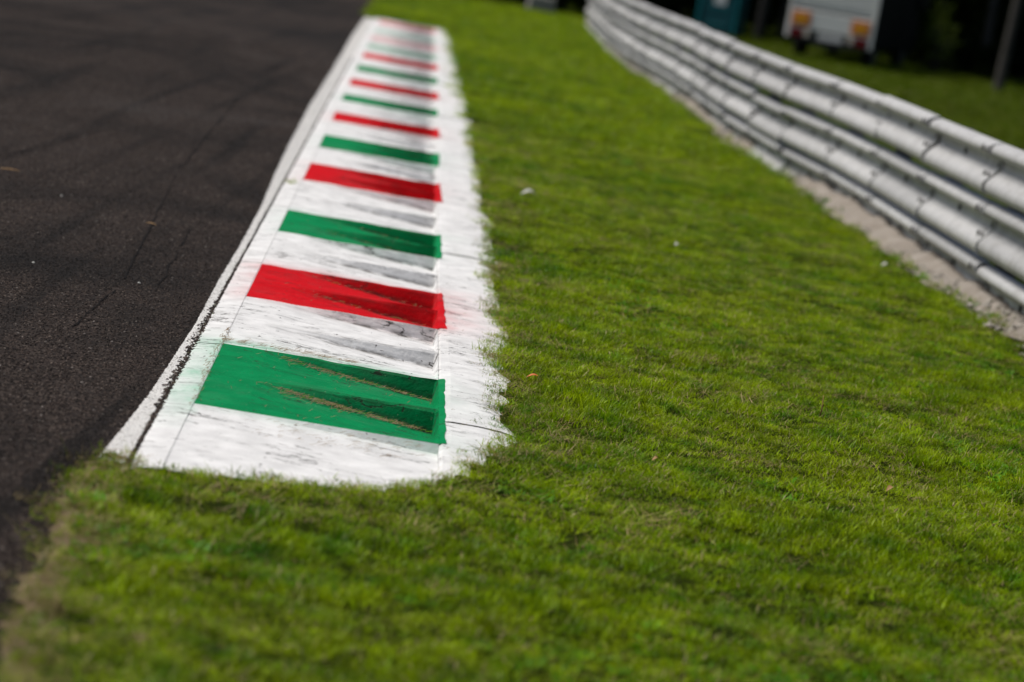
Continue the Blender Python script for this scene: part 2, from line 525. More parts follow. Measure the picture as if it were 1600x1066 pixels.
# near end ramp: last riser, then the concrete slides down under the turf
mb = MB(); P = []
for i in range(15):
    row = []
    for j in range(27):
        u = BW*j/26
        sn = interp(u, NEAR) - .20
        if i == 0: s, z = 9.5, .020
        elif i == 1: s, z = 9.485, .018 - amp(u)*.35
        else:
            t = (i-1)/13; s = 9.485 + (sn - 9.485)*t
            z = .018 - amp(u)*.35*(1 - t) - .035*min(1, max(0, (sn + .24 - s)/.22))
        row.append(K(u, s, z + (chip(u, s, 9, .004) if i > 1 else 0)))
    P.append(row)
mb.quad_grid(P, smooth=False)
add_over(kpart(mb, "end_ramp", M['white'], "white ramp at the near end of the kerb"))
# front strip between the line and the blocks, cast in lengths
s = 8.28
while s < KEND:
    e = min(KEND, s + 2.56); mb = MB(); P = []
    nn = 30 if s < 20 else 8
    for i in range(nn + 1):
        q = s + .006 + (e - s - .012)*i/nn
        zz = .0 if q > 8.48 else -.03*(8.48 - q)/.2
        le = -.100 + .005*mn.noise((q*9, 0, 0)) + .004*mn.noise((q*31, 0, 0))
        P.append([K(le - .004, q, -.02), K(le, q, .0048 + zz), K(le + .012, q, .009 + zz), K(-.05, q, .014 + zz + chip(0, q, 8, .002)), K(-.006 + .003*mn.noise((q*23, 3, 0)), q, .0185 + zz), K(-.0015 + .0012*mn.noise((q*40, 3, 0)), q, .017 + zz), K(-.0015, q, -.02)])
    mb.quad_grid(P, flip=True, smooth=False)
    add_over(kpart(mb, "front_strip", M['white']))
    s = e
# back slab, cast in lengths with open joints; outer edge ragged under the creeping turf
s = 8.80; lens = [1.13, 2.45, 2.6, 2.5, 2.9, 2.4]
k = 0
while s < KEND:
    e = min(KEND, s + lens[min(k, 5)]); mb = MB(); P = []
    nn = 46 if s < 16 else (18 if s < 24 else 8)
    off = [.0, .003, -.002, .002, -.001, .001][k % 6]
    for i in range(nn + 1):
        q = s + .005 + (e - s - .010)*i/nn
        ue = interp(q, APRON) + .026*mn.noise((q*1.9, 5, 0)) + .012*mn.noise((q*9, 8, 0)) + .06
        st = max(0.0, (9.15 - q))*.10
        row = [K(BW + .0006, q, -.055), K(BW + .0006, q, .014 - st), K(BW + .010, q, .0225 - st)]
        for j in range(1, 9):
            u = BW + .010 + (ue - BW - .010)*j/8
            row.append(K(u, q, .0245 + off - st - .02*(j/8)**4 + chip(u, q, 8, .004) + chip(u, q, 25, .0018)))
        row.append(K(ue + .01, q, -.06))
        P.append(row)
    mb.quad_grid(P, flip=True, smooth=False)
    o = kpart(mb, "back_slab", M['white'])
    add_over(o)
    s = e; k += 1

# ---------------------------------------------------------------- asphalt, line, lawn, footing, ground
AEDGE = [(-30, .3), (2, -.55), (4.5, -.78), (5.57, -.89), (5.97, -.91), (6.36, -.96), (6.84, -1.0), (7.14, -1.02), (7.44, -1.04), (7.73, -1.09), (8.11, -1.12), (8.45, -1.09)]
def asphalt_edge(y):
    if y < 8.45: return float(interp(y, AEDGE)) + .035*mn.noise((y*4, 0, 7)) + .015*mn.noise((y*17, 0, 7))
    if y < 44.3: return K(-.10, y)[0]
    return float(np.interp(y, [44.3, 44.6, 49, 53, 66, 90], [-2.83, -2.97, -3.16, -3.37, -4.6, -9]))
ys = list(np.concatenate([np.arange(-30, 4, 2), np.arange(4, 9, .04), np.arange(9, 20, .5), np.arange(20, 90.1, 2)]))
mb = MB()
P = []
for y in ys:
    e = asphalt_edge(y)
    P.append([(-70, y, 0), (-12, y, 0), (e - .12, y, 0), (e, y, -.006 if y < 8.45 else 0), (e + .015, y, -.06)])
mb.quad_grid(P, flip=True, smooth=False)
tag(mb.build("race_track_asphalt", M['asphalt']), "dark brown-black asphalt of the race track with faint rubber marks", kind='structure')
mb = MB(); P = []
for y in np.concatenate([np.arange(8.34, 22, .03), np.arange(22, 44.3, .3)]):
    o_ = interp(y, OUTER)
    P.append([K(o_ + .008*mn.noise((y*2.2, 1, 0)) + .005*mn.noise((y*23, 1, 0)), y, .004), K(o_*.5 - .055, y, .004), K(-.1005 + .004*mn.noise((y*7, 4, 0)) + .006*mn.noise((y*31, 4, 0)), y, .004)])
mb.quad_grid(P, flip=True, smooth=False)
tag(mb.build("track_edge_line", M['line']), "worn white line painted on the asphalt along the kerb", kind='structure')

RAILX = [(-30, 5.6), (4, 3.50), (10, 3.14), (16.5, 2.745), (18.9, 2.60), (21.6, 2.45), (23.7, 2.27), (26.0, 2.05), (27.7, 1.90), (28.6, 1.80), (30.3, 1.745), (34.1, 1.55), (36.8, 1.42), (38.6, 1.29), (41, 1.06), (45, .88), (49.5, .70), (60, .40)]
GEDGE = [(-30, 5.0), (4, 3.1), (10, 2.78), (14.25, 2.60), (16.6, 2.60), (17.5, 2.52), (18, 2.42), (19.1, 2.35), (20, 2.29), (22.2, 2.17), (25.4, 2.09), (27.3, 1.93), (27.8, 1.81), (30.4, 1.66), (33.9, 1.47), (36.2, 1.42), (41.4, 1.02), (50, .66), (60, .36)]

def in_kerb(x, y, grow=0.0):
    u, s = KUS(x, y)
    uu = np.interp(s, [a for a, b in APRON], [b for a, b in APRON])
    sn = np.interp(u, [a for a, b in NEAR], [b for a, b in NEAR])
    return (u < uu + grow) & (u > -.25) & (s > sn - grow - .10) & (s < KEND + grow)
def lawn_z(x, y):
    z = .022*(vnoise(x, y, 2.2, 1) - .5) + .014*(vnoise(x, y, 5.5, 2) - .5) + .008*(vnoise(x, y, 13, 3) - .5)
    z = z + .02
    z = z - .030*np.exp(-((y - 7.72 + .12*x)/.07)**2)*(x < .25)*(x > -1.0)*vnoise(x, y, 3, 5)*1.5
    return z
def ysteps():
    y, out = 4.0, []
    while y < 96: out.append(y); y += max(.05, (y - 6)*.006 + .03)
    return out
mb = MB(); P = []
for y in ysteps():
    e = asphalt_edge(y) - .2
    xs = np.concatenate([np.linspace(e, 3.2 if y < 30 else 3.2, 90), np.linspace(3.5, 30, 14)])
    yy = np.full_like(xs, y)
    z = lawn_z(xs, yy)
    if y < 8.45 or y > KEND:
        z = np.where(xs < e + .34, -.03 + (z + .03)*np.clip((xs - e - .2)/.14, 0, 1), z)
    z = np.where(in_kerb(xs, yy, -.02), -.13, z)
    u_, s_ = KUS(xs, yy)
    z = np.where((u_ <= -.20) & (y >= 8.3) & (y <= KEND + .2), -.13, z)
    P.append([(float(a), y, float(b)) for a, b in zip(xs, z)])
mb.quad_grid(P, flip=True)
tag(mb.build("lawn_ground", M['soil']), "earth under the mown grass verge", kind='structure')
mb = MB(); P = []
for y in np.arange(4, 60.4, .12):
    g = interp(y, GEDGE); r = float(interp(y, RAILX))
    g -= .055*min(1, max(0, (y - 19)/4)); l0 = g - .12; row = []
    for j in range(9):
        t = j/8; x = l0 + (r + .30 - l0)*t
        hh = .005 + .105*min(1, max(0, (x - g)/max(.12, (r - g)*.8)))
        hh += .04*mn.noise((x*4, y*2.5, 2)) + .024*mn.noise((x*13, y*7, 4))
        if j == 0: hh = -.05
        if j == 8: hh = -.03
        row.append((x, float(y), hh))
    P.append(row)
mb.quad_grid(P, flip=True)
tag(mb.build("footing_strip", M['sand']), "pale sandy soil strip under the guardrail", kind='structure')
mb = MB(); mb.face([(-1500, -400, -.20), (1500, -400, -.20), (1500, 2500, -.20), (-1500, 2500, -.20)])
tag(mb.build("ground", M['ground']), "open ground around the circuit", kind='structure')

# ---------------------------------------------------------------- grass
clumps = bpy.data.collections.new("grass_clumps")   # source meshes, never linked to the scene
def blade(mb, x, y, h, wd, ang, lean, curl, mi):
    dx, dy = math.cos(ang), math.sin(ang); px, py = -dy, dx
    b = len(mb.v); n = 3
    for i in range(n):
        t = i/n; off = lean*h*t + curl*h*t*t; z = h*t*(1 - .25*curl*t)
        ww = wd*(1 - .55*t)/2
        mb.v.append((x + dx*off - px*ww, y + dy*off - py*ww, z)); mb.v.append((x + dx*off + px*ww, y + dy*off + py*ww, z))
    off = lean*h + curl*h
    mb.v.append((x + dx*off, y + dy*off, h*(1 - .25*curl)))
    for i in range(n - 1):
        mb.f.append((b+2*i, b+2*i+1, b+2*i+3, b+2*i+2)); mb.mi.append(mi); mb.sm.append(True)
    mb.f.append((b+2*n-2, b+2*n-1, b+2*n)); mb.mi.append(mi); mb.sm.append(True)
def clump(kind, seed, mats):
    r = random.Random(seed); mb = MB()
    def sp(rad):
        a = r.random()*6.283; d = rad*math.sqrt(r.random()); return d*math.cos(a), d*math.sin(a)
    if kind == 'short':
        for i in range(38):
            x, y = sp(.05); blade(mb, x, y, r.uniform(.014, .032), r.uniform(.0018, .0034), r.random()*6.283, r.uniform(.1, .9), r.uniform(0, .9), 1 if r.random() < .10 else 0)
    elif kind == 'tall':
        for i in range(22):
            x, y = sp(.042); blade(mb, x, y, r.uniform(.026, .048), r.uniform(.0018, .0032), r.random()*6.283, r.uniform(.05, .45), r.uniform(0, .6), 1 if r.random() < .05 else 0)
    elif kind == 'dry':
        for i in range(24):
            x, y = sp(.055); blade(mb, x, y, r.uniform(.012, .030), r.uniform(.0016, .0028), r.random()*6.283, r.uniform(.6, 2.2), r.uniform(0, .8), 1 if r.random() < .62 else 0)
    elif kind == 'weed':
        for i in range(14):
            x, y = sp(.04); blade(mb, x, y, r.uniform(.010, .022), r.uniform(.006, .011), r.random()*6.283, r.uniform(.5, 1.4), r.uniform(.2, 1.0), 2)
        for i in range(8):
            x, y = sp(.05); blade(mb, x, y, r.uniform(.015, .03), .0025, r.random()*6.283, r.uniform(.1, .8), .3, 0)
    elif kind == 'big':      # wide patch for the far verge
        for i in range(46):
            x, y = sp(.13); blade(mb, x, y, r.uniform(.025, .055), r.uniform(.004, .007), r.random()*6.283, r.uniform(.1, .7), r.uniform(0, .8), 1 if r.random() < .06 else 0)
    elif kind == 'rough':    # long unmown grass behind the rail
        for i in range(46):
            x, y = sp(.16); blade(mb, x, y, r.uniform(.06, .20), r.uniform(.005, .009), r.random()*6.283, r.uniform(.05, .5), r.uniform(0, .7), 1 if r.random() < .05 else 0)
    o = bpy.data.objects.new("clump_%02d" % len(clumps.objects), mb.mesh("grass_clump", mats))
    clumps.objects.link(o)
GM = [M['grass'], M['dry'], M['clover']]
for s_ in range(3): clump('short', s_, GM)            # 0-2
for s_ in range(2): clump('tall', 10 + s_, GM)        # 3-4
for s_ in range(2): clump('dry', 20 + s_, GM)         # 5-6
clump('weed', 30, GM)                                 # 7
for s_ in range(2): clump('big', 40 + s_, GM)         # 8-9
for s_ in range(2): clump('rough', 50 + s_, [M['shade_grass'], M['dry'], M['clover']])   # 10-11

def scatter_group():
    ng = bpy.data.node_groups.new("scatter_clumps", 'GeometryNodeTree')
    ng.interface.new_socket("Geometry", in_out='INPUT', socket_type='NodeSocketGeometry')
    ng.interface.new_socket("Geometry", in_out='OUTPUT', socket_type='NodeSocketGeometry')
    n, l = ng.nodes, ng.links
    gi = n.new("NodeGroupInput"); go = n.new("NodeGroupOutput")
    ci = n.new("GeometryNodeCollectionInfo"); ci.inputs['Collection'].default_value = clumps
    ci.inputs['Separate Children'].default_value = True; ci.inputs['Reset Children'].default_value = True
    ip = n.new("GeometryNodeInstanceOnPoints"); ip.inputs['Pick Instance'].default_value = True
    def attr(nm, t):
        a = n.new("GeometryNodeInputNamedAttribute"); a.data_type = t; a.inputs['Name'].default_value = nm
        return a.outputs['Attribute']
    l.new(gi.outputs[0], ip.inputs['Points']); l.new(ci.outputs[0], ip.inputs['Instance'])
    l.new(attr("idx", 'INT'), ip.inputs['Instance Index'])
    l.new(attr("scl", 'FLOAT_VECTOR'), ip.inputs['Scale'])
    e2r = n.new("FunctionNodeEulerToRotation"); l.new(attr("rot", 'FLOAT_VECTOR'), e2r.inputs[0]); l.new(e2r.outputs[0], ip.inputs['Rotation'])
    l.new(ip.outputs[0], go.inputs[0])
    return ng
SG = scatter_group()
def scatter(name, pts, idx, rot, scl, label):
    me = bpy.data.meshes.new(name); me.from_pydata(pts.tolist(), [], [])
    a = me.attributes.new("idx", 'INT', 'POINT'); a.data.foreach_set("value", idx.astype(np.int32))
    a = me.attributes.new("rot", 'FLOAT_VECTOR', 'POINT'); a.data.foreach_set("vector", rot.astype(np.float32).ravel())
    a = me.attributes.new("scl", 'FLOAT_VECTOR', 'POINT'); a.data.foreach_set("vector", scl.astype(np.float32).ravel())
    o = bpy.data.objects.new(name, me); C.objects.link(o)
    md = o.modifiers.new("scatter", 'NODES'); md.node_group = SG
    tag(o, label, kind='stuff')
    return o

TAN = [(.28, 8.41, .10, .05), (.66, 7.45, .12, .035), (-.72, 7.9, .12, .05)]        # bare dry patches
def lawn_points(y0, y1, dens, xpad):
    n = int((y1 - y0)*9.5*dens); y = RNG.uniform(y0, y1, n); x = RNG.uniform(-4.8, 4.7, n)
    hw = y*.1715 + xpad + 1.5                        # only ground the photograph's surroundings show
    k = np.abs(x - y*.0) < hw + .25; x, y = x[k], y[k]
    ae = np.array([np.interp(y, [a for a, b in AEDGE], [b for a, b in AEDGE])])[0]
    jit = .09*(vnoise(x, y, 7, 6) - .5) + .06*(vnoise(x, y, 24, 7) - .5)
    left_ok = np.where(y < 8.40, x > ae + np.where(y < 7.6, .07, .03) + jit*1.8, True)
    left_ok &= np.where(y > KEND, x > np.interp(y, [44.3, 44.6, 49, 53, 66, 90], [-2.83, -2.97, -3.16, -3.37, -4.6, -9]), True)
    u, s = KUS(x, y)
    left_ok &= ~((u <= -.05) & (y >= 8.36) & (y < KEND))
    ok = left_ok & ~in_kerb(x + jit, y + jit, -.012)
    ge = np.interp(y, [a for a, b in GEDGE], [b for a, b in GEDGE])
    ok &= x < ge + 1.3*jit - .015 - .055*np.clip((y - 19)/4, 0, 1) - .03*(y < 22) + .10*(vnoise(x, y, 1.7, 33) - .5)
    for (tx, ty, rx, ry) in TAN:
        ok &= (((x-tx)/rx)**2 + ((y-ty)/(ry*3))**2 + 1.2*(vnoise(x, y, 16, 8)-.5) > .7) | (RNG.random(len(x)) < .12)
    return x[ok], y[ok]
def near_kerb(x, y):
    u, s = KUS(x, y)
    uu = np.interp(s, [a for a, b in APRON], [b for a, b in APRON]); d1 = u - uu
    sn = np.interp(u, [a for a, b in NEAR], [b for a, b in NEAR]); d2 = sn - s
    return np.where(s < 9.3, np.maximum(d2, np.where(u > .9, d1, -1)), d1)
for (nm, y0, y1, dens, big) in (("grass", 5.2, 15.5, 900, False), ("grass", 15.5, 25, 640, False), ("grass", 25, 66, 90, True)):
    x, y = lawn_points(y0, y1, dens, .55 if y1 < 30 else 1.2)
    n = len(x); z = lawn_z(x, y) - .004
    p1 = vnoise(x, y, 1.7, 11); p2 = vnoise(x, y, 6, 12); rr = RNG.random(n)
    idx = RNG.integers(0, 3, n)
    tall = p1*.6 + p2*.4 + .25*(rr - .5)
    idx = np.where(tall > .60, RNG.integers(3, 5, n), idx)
    dk = near_kerb(x, y)
    dryp = .03 + .42*np.exp(-np.maximum(dk, 0)/.14)*(vnoise(x, y, 4, 13) > .35) + .30*(vnoise(x, y, 3.1, 14) > .74)
    ae = np.interp(y, [a for a, b in AEDGE], [b for a, b in AEDGE])
    dryp = np.where((y < 8.6) & (x < ae + .16), .55, dryp)
    idx = np.where(RNG.random(n) < dryp, RNG.integers(5, 7, n), idx)
    idx = np.where((vnoise(x, y, 2.4, 15) > .74) & (RNG.random(n) < .30), 7, idx)
    if big: idx = RNG.integers(8, 10, n)
    sc = RNG.uniform(.7, 1.25, n)*(.72 + .6*p2)
    if big: sc = sc*1.0
    else:
        thin = (vnoise(x, y, 9, 16) < .22)
        keep = ~thin | (RNG.random(n) < .72)
        x, y, z, idx, sc, n = x[keep], y[keep], z[keep], idx[keep], sc[keep], int(keep.sum())
    rot = np.stack([RNG.normal(0, .15, n), RNG.normal(0, .15, n), RNG.uniform(0, 6.283, n)], 1)
    scl = np.stack([sc, sc, sc*RNG.uniform(.48, .85, n)], 1)
    scatter(nm, np.stack([x, y, z], 1), idx, rot, scl,
            {5.2: "short mown grass of the verge around the near end of the kerb", 15.5: "soft green mown grass between kerb and guardrail farther along", 25: "distant mown grass running to the far end of the guardrail"}[y0])
# runners of grass creeping over the back slab and the near end, weeds in the joints
pts, idx, rot, scl = [], [], [], []
def put(x, y, z, i, sc, tilt=.5):
    pts.append((x, y, z)); idx.append(i); rot.append((random.gauss(0, tilt), random.gauss(0, tilt), random.random()*6.283)); scl.append((sc, sc, sc))
for i in range(260):
    s = random.uniform(9.2, 17); u = float(interp(s, APRON)) - abs(random.gauss(0, .035))*(1 if mn.noise((s*2.2, 0, 3)) > -.05 else .3)
    put(*K(u, s, .016), random.choice([0, 1, 2, 5, 5, 6]), random.uniform(.35, .75), .6)
for i in range(150):
    u = random.uniform(-.15, .95); s = float(interp(u, NEAR)) - .09 + abs(random.gauss(0, .03))
    put(*K(u, s, -.004), random.choice([0, 1, 2, 3, 5]), random.uniform(.4, .8), .5)
for i in range(40):
    s = random.choice([9.93, 9.93, 9.93, 12.38, 14.98]) + random.gauss(0, .006); u = random.uniform(.83, 1.02)
    put(*K(u, s, .012), random.choice([0, 5, 6]), random.uniform(.2, .45), .5)
for i in range(190):
    s = random.triangular(8.5, 24, 10); put(*K(-.106 + random.gauss(0, .005), s, .0), random.choice([0, 5, 6, 7]), random.uniform(.08, .24), .6)
for i in range(9): put(*K(-.06 + random.gauss(0, .03), 17.35 + random.gauss(0, .03), .012), random.choice([0, 3, 5]), random.uniform(.5, .9), .5)
# tufts and weeds rooted in the sandy strip under the rail
sx_ = []
for i in range(800):
    y = random.uniform(13, 40); g = float(interp(y, GEDGE)) - .085*min(1, max(0, (y-15)/4)); k_ = mn.noise((y*.9, 3, 3))
    if k_ < -.05 and random.random() < .8: continue
    put(g + abs(random.gauss(0, .07)), y, .035, random.choice([0, 3, 5, 6, 7]), random.uniform(.5, 1.3), .4)
scatter("creeping_grass", np.array(pts), np.array(idx), np.array(rot), np.array(scl), "tufts of grass creeping onto the kerb edge and the sandy strip")
# dry fringe along the bare asphalt edge
pts, idx, rot, scl = [], [], [], []
for i in range(420):
    y = random.uniform(5.4, 8.5); x = float(interp(y, AEDGE)) + .04 + random.gauss(0, .045)
    put(x, y, .0, random.choice([5, 6, 5, 6, 0]), random.uniform(.5, 1.0), .6)
scatter("dry_grass_fringe", np.array(pts), np.array(idx), np.array(rot), np.array(scl), "dry tan grass fringe where the lawn meets the asphalt")
# long grass behind the rail, to the forest edge
n = 34000
y = RNG.uniform(8, 92, n); x = np.interp(y, [a for a, b in RAILX] + [95], [b for a, b in RAILX] + [-2]) + .25 + RNG.random(n)**1.3*14
keep = (np.abs(x) < y*.21 + 4.5)
x, y = x[keep], y[keep]; n = len(x)
sc = RNG.uniform(.5, 1.15, n)*(.6 + .7*vnoise(x, y, .9, 21))
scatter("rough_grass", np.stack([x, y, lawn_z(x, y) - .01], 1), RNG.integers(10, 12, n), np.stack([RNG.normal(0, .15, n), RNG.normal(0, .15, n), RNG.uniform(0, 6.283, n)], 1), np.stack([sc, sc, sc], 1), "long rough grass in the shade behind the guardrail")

# fine open cracks in the asphalt and tan dirt washed over its bare edge
def ribbon(mb, pts, wfun, z, seed):
    P = []
    for i, (x, y) in enumerate(pts):
        wd = wfun(i/(len(pts) - 1)); x = x + .012*mn.noise((y*3, seed, 0)) + .005*mn.noise((y*17, seed, 0))
        P.append([(x - wd, y, z), (x + wd, y, z)])
    mb.quad_grid(P, flip=True, smooth=False)
cmat = plain("open_crack", (.009, .0075, .007), .9, 0, .1, 5, .1)
mb = MB()
for sd_, (xa, ya, xb, yb), w0 in ((1, (-1.62, 12.2, -2.02, 16.7), .007), (2, (-2.06, 17.2, -2.45, 23.5), .009), (3, (-1.46, 12.0, -1.62, 14.3), .005), (4, (-1.58, 10.6, -1.60, 11.8), .004), (5, (-2.9, 16.0, -2.72, 19.4), .006)):
    ribbon(mb, [(xa + (xb-xa)*i/60, ya + (yb-ya)*i/60) for i in range(61)], lambda t: .75*w0*max(.15, mn.noise((t*9, w0*900, 1)) + .6), .0045, sd_)
tag(mb.build("asphalt_crack", cmat), "thin dark cracks running along the asphalt beside the kerb", kind='structure')
mb = MB(); P = []
for i in range(160):
    y = 5.3 + 3.2*i/159; e = float(interp(y, AEDGE)); a_ = .015 + .07*mn.noise((y*2.6, 9, 0)) + .04*mn.noise((y*11, 9, 0))
    P.append([(e - max(0.0, a_), y, .0055), (e + .01, y, .009 + .006*mn.noise((y*20, 2, 2))), (e + .07, y, .004)])
mb.quad_grid(P, flip=True)
tag(mb.build("verge_dirt", soil_mat("verge_dirt", (.34, .26, .16), (.12, .09, .055), 18.0)), "tan dry dirt along the bare grass edge of the asphalt", kind='structure')
# coarse aggregate standing proud of the asphalt binder near the kerb
chips = bpy.data.collections.new("aggregate_chips")
cm, cn, cl, cb_ = mat("asphalt_aggregate")
oi_ = N(cn, 'ObjectInfo')
cl.new(ramp(cn, cl, oi_.outputs['Random'], [(0, (.009, .0068, .006)), (.5, (.040, .0285, .0235)), (.88, (.088, .065, .054)), (.985, (.15, .12, .10)), (1, (.28, .25, .23))]), cb_.inputs['Base Color'])
for lk in list(cm.node_tree.links):
    if lk.to_socket == cb_.inputs['Base Color']: src_ = lk.from_socket; cm.node_tree.links.remove(lk)
cl.new(rubber(cn, cl, wpos(cn, cl), src_), cb_.inputs['Base Color'])
cb_.inputs['Roughness'].default_value = .8; cb_.inputs['Specular IOR Level'].default_value = .2
for q in range(4):
    r_ = random.Random(q); mb = MB(); nn = 6
    ring = [(math.cos(6.283*i/nn)*r_.uniform(.7, 1.2), math.sin(6.283*i/nn)*r_.uniform(.7, 1.2)) for i in range(nn)]
    lo = [(x, y, -.25) for x, y in ring]; hi = [(x*.62, y*.62, r_.uniform(.5, .85)) for x, y in ring]
    for i in range(nn): mb.face([lo[i], lo[(i+1) % nn], hi[(i+1) % nn], hi[i]])
    mb.face(hi)
    chips.objects.link(bpy.data.objects.new("chip_%d" % q, mb.mesh("aggregate_chip", cm)))
CG = SG.copy(); CG.name = "scatter_chips"
for q in CG.nodes:
    if q.bl_idname == 'GeometryNodeCollectionInfo': q.inputs['Collection'].default_value = chips
n = 420000
y = 5.4 + 27*RNG.random(n)**1.9; x = RNG.uniform(-1, 0, n)*(y*.17 + 1.6) - .6
e = np.where(y < 8.45, np.interp(y, [a for a, b in AEDGE], [b for a, b in AEDGE]), -.495 - .0504*y + np.interp(y, [a for a, b in OUTER], [b for a, b in OUTER]))
kp = (x < e - .008) & (x > -y*.225 - .25); x, y = x[kp], y[kp]; n = len(x)
sz = RNG.uniform(.0022, .0062, n)
o = scatter("asphalt_aggregate", np.stack([x, y, np.full(n, .0)], 1), RNG.integers(0, 4, n), np.stack([RNG.normal(0, .2, n), RNG.normal(0, .2, n), RNG.uniform(0, 6.28, n)], 1), np.stack([sz, sz, sz*.8], 1), "coarse stone chippings in the asphalt surface beside the kerb")
o.modifiers[0].node_group = CG
# the same stones under the white line, and dark loose gritty chips filling the joint next to the kerb
wm, wn, wl, wb_ = mat("painted_aggregate")
oi_ = N(wn, 'ObjectInfo')
wl.new(ramp(wn, wl, oi_.outputs['Random'], [(0, (.14, .13, .12)), (.06, (.45, .44, .42)), (.25, (.74, .73, .71)), (1, (.80, .79, .77))]), wb_.inputs['Base Color'])
wb_.inputs['Roughness'].default_value = .8; wb_.inputs['Specular IOR Level'].default_value = .15
wchips = bpy.data.collections.new("painted_chips")
for q in list(chips.objects):
    me = q.data.copy(); me.materials.clear(); me.materials.append(wm)
    wchips.objects.link(bpy.data.objects.new("painted_" + q.name, me))
WG = SG.copy(); WG.name = "scatter_painted_chips"
for q in WG.nodes:
    if q.bl_idname == 'GeometryNodeCollectionInfo': q.inputs['Collection'].default_value = wchips
def kerb_grit(name, n, ufun, zz, smin, smax, grp, label):
    s_ = 8.42 + 24*RNG.random(n)**2.0; u_ = ufun(s_, n)
    px = KP[0] + KV[0]*s_ + KN[0]*u_; py = KP[1] + KV[1]*s_ + KN[1]*u_
    sz = RNG.uniform(smin, smax, n)
    o = scatter(name, np.stack([px, py, np.full(n, zz)], 1), RNG.integers(0, 4, n), np.stack([RNG.normal(0, .25, n), RNG.normal(0, .25, n), RNG.uniform(0, 6.28, n)], 1), np.stack([sz, sz, sz*(.45 if grp is WG else .9)], 1), label)
    o.modifiers[0].node_group = grp
def u_line(s_, n):
    oo = np.interp(s_, [a for a, b in OUTER], [b for a, b in OUTER])
    return oo - .006 + (-.104 - oo)*RNG.random(n)
kerb_grit("painted_line_aggregate", 30000, u_line, .004, .002, .0058, WG, "gritty white-painted stones of the worn edge line")
kerb_grit("joint_grit", 4200, lambda s_, n: -.103 + RNG.normal(0, 1, n)*(.0025 + .009*np.exp(-((s_ - 10.6)/1.1)**2))*(.5 + vnoise(s_, s_*0, 5, 41)), .005, .0025, .007, CG, "dark loose gritty chips in the joint between line and kerb")

# pale broken stones lying on the strip under the rail
rm = plain("pale_stone", (.40, .37, .33), .9, 0, .25, 8, .1)
schips = bpy.data.collections.new("pale_stones")
for q in list(chips.objects):
    me = q.data.copy(); me.materials.clear(); me.materials.append(rm)
    schips.objects.link(bpy.data.objects.new("pale_" + q.name, me))
RG = SG.copy(); RG.name = "scatter_stones"
for q in RG.nodes:
    if q.bl_idname == 'GeometryNodeCollectionInfo': q.inputs['Collection'].default_value = schips
n = 5200; y = RNG.uniform(12, 50, n); t_ = RNG.random(n)
g_ = np.interp(y, [a for a, b in GEDGE], [b for a, b in GEDGE]) - .05; r_ = np.interp(y, [a for a, b in RAILX], [b for a, b in RAILX])
x = g_ - .03 + (r_ - g_ + .02)*t_; kp = vnoise(x, y, 2.6, 51) > .42; x, y, t_ = x[kp], y[kp], t_[kp]; n = len(x)
sz = RNG.uniform(.004, .009, n)*(1 + 1.6*(RNG.random(n) > .9))
o = scatter("rubble", np.stack([x, y, .012 + .085*t_], 1), RNG.integers(0, 4, n), np.stack([RNG.normal(0, .3, n), RNG.normal(0, .3, n), RNG.uniform(0, 6.28, n)], 1), np.stack([sz*1.3, sz, sz], 1), "pale broken stones scattered on the sandy strip under the guardrail")
o.modifiers[0].node_group = RG

# straw and clippings lying in the teeth of the kerb
def kerb_z(u, s):
    for (a, b, c) in BLOCKS:
        if a <= s <= b: rng = (a, b)
        elif b < s < b + 1.4:
            nx = [q[0] for q in BLOCKS if q[0] > b]; rng = (b, nx[0] if nx else KEND)
        else: continue
        if rng[0] <= s <= rng[1]:
            h = (rng[1]-rng[0])/2; f = ((s - rng[0]) % h)/(h - .03)
            return .022 - amp(u)*min(1, f) + .004
    return .022
mb = MB()
def straw(u, s, L, a, mi, lift=.0):
    x, y, z = K(u, s, kerb_z(u, s) + lift)
    dx, dy = math.cos(a)*L/2, math.sin(a)*L/2; px, py = -math.sin(a)*.0011, math.cos(a)*.0011
    dz = random.uniform(-.004, .010)
    b = len(mb.v)
    mb.v += [(x-dx-px, y-dy-py, z), (x-dx+px, y-dy+py, z+.0006), (x+px, y+py, z+.004), (x-px, y-py, z+.0034), (x+dx, y+dy, z+.002+dz)]
    mb.f += [(b, b+1, b+2, b+3), (b+3, b+2, b+4)]; mb.mi += [mi, mi]; mb.sm += [False, False]
for (a, b, c) in BLOCKS[:3]:
    h = (b - a)/2
    for t, cnt in ((0, 420), (1, 260)):
        for i in range(cnt if c == 'green' and a < 10 else cnt//14):
            u = random.choice((.30, .42, .47, .60, .70)) + random.gauss(0, .05); s = a + h*(t+1) - .032 - abs(random.gauss(0, .075))*(1.3 - u)
            straw(u, s, random.uniform(.010, .045), random.gauss(0, .9), 0 if random.random() < .72 else 1)
    for i in range(60 if a < 10 else 12): straw(random.uniform(0, .8), random.uniform(a, b), random.uniform(.008, .025), random.random()*3.14, 0)
for i in range(170): straw(random.uniform(-.01, .5), 10.88 + abs(random.gauss(0, .05)), random.uniform(.012, .045), random.gauss(0.1, .5), 0)
for i in range(110): straw(random.gauss(-.005, .008), random.uniform(9.45, 11.2), random.uniform(.010, .035), random.gauss(1.5, .6), 0)
for i in range(130): straw(random.uniform(0, .75), random.uniform(9.15, 9.5), random.uniform(.012, .04), random.gauss(0, .4), 0, -.01)
for i in range(90): straw(random.uniform(.82, 1.0), random.uniform(9.4, 13), random.uniform(.012, .04), random.gauss(.1, .5), 0 if random.random() < .5 else 1)
tag(mb.build("dry_straw", [M['straw'], M['clover']]), "dry straw and grass clippings caught in the kerb grooves", kind='stuff')

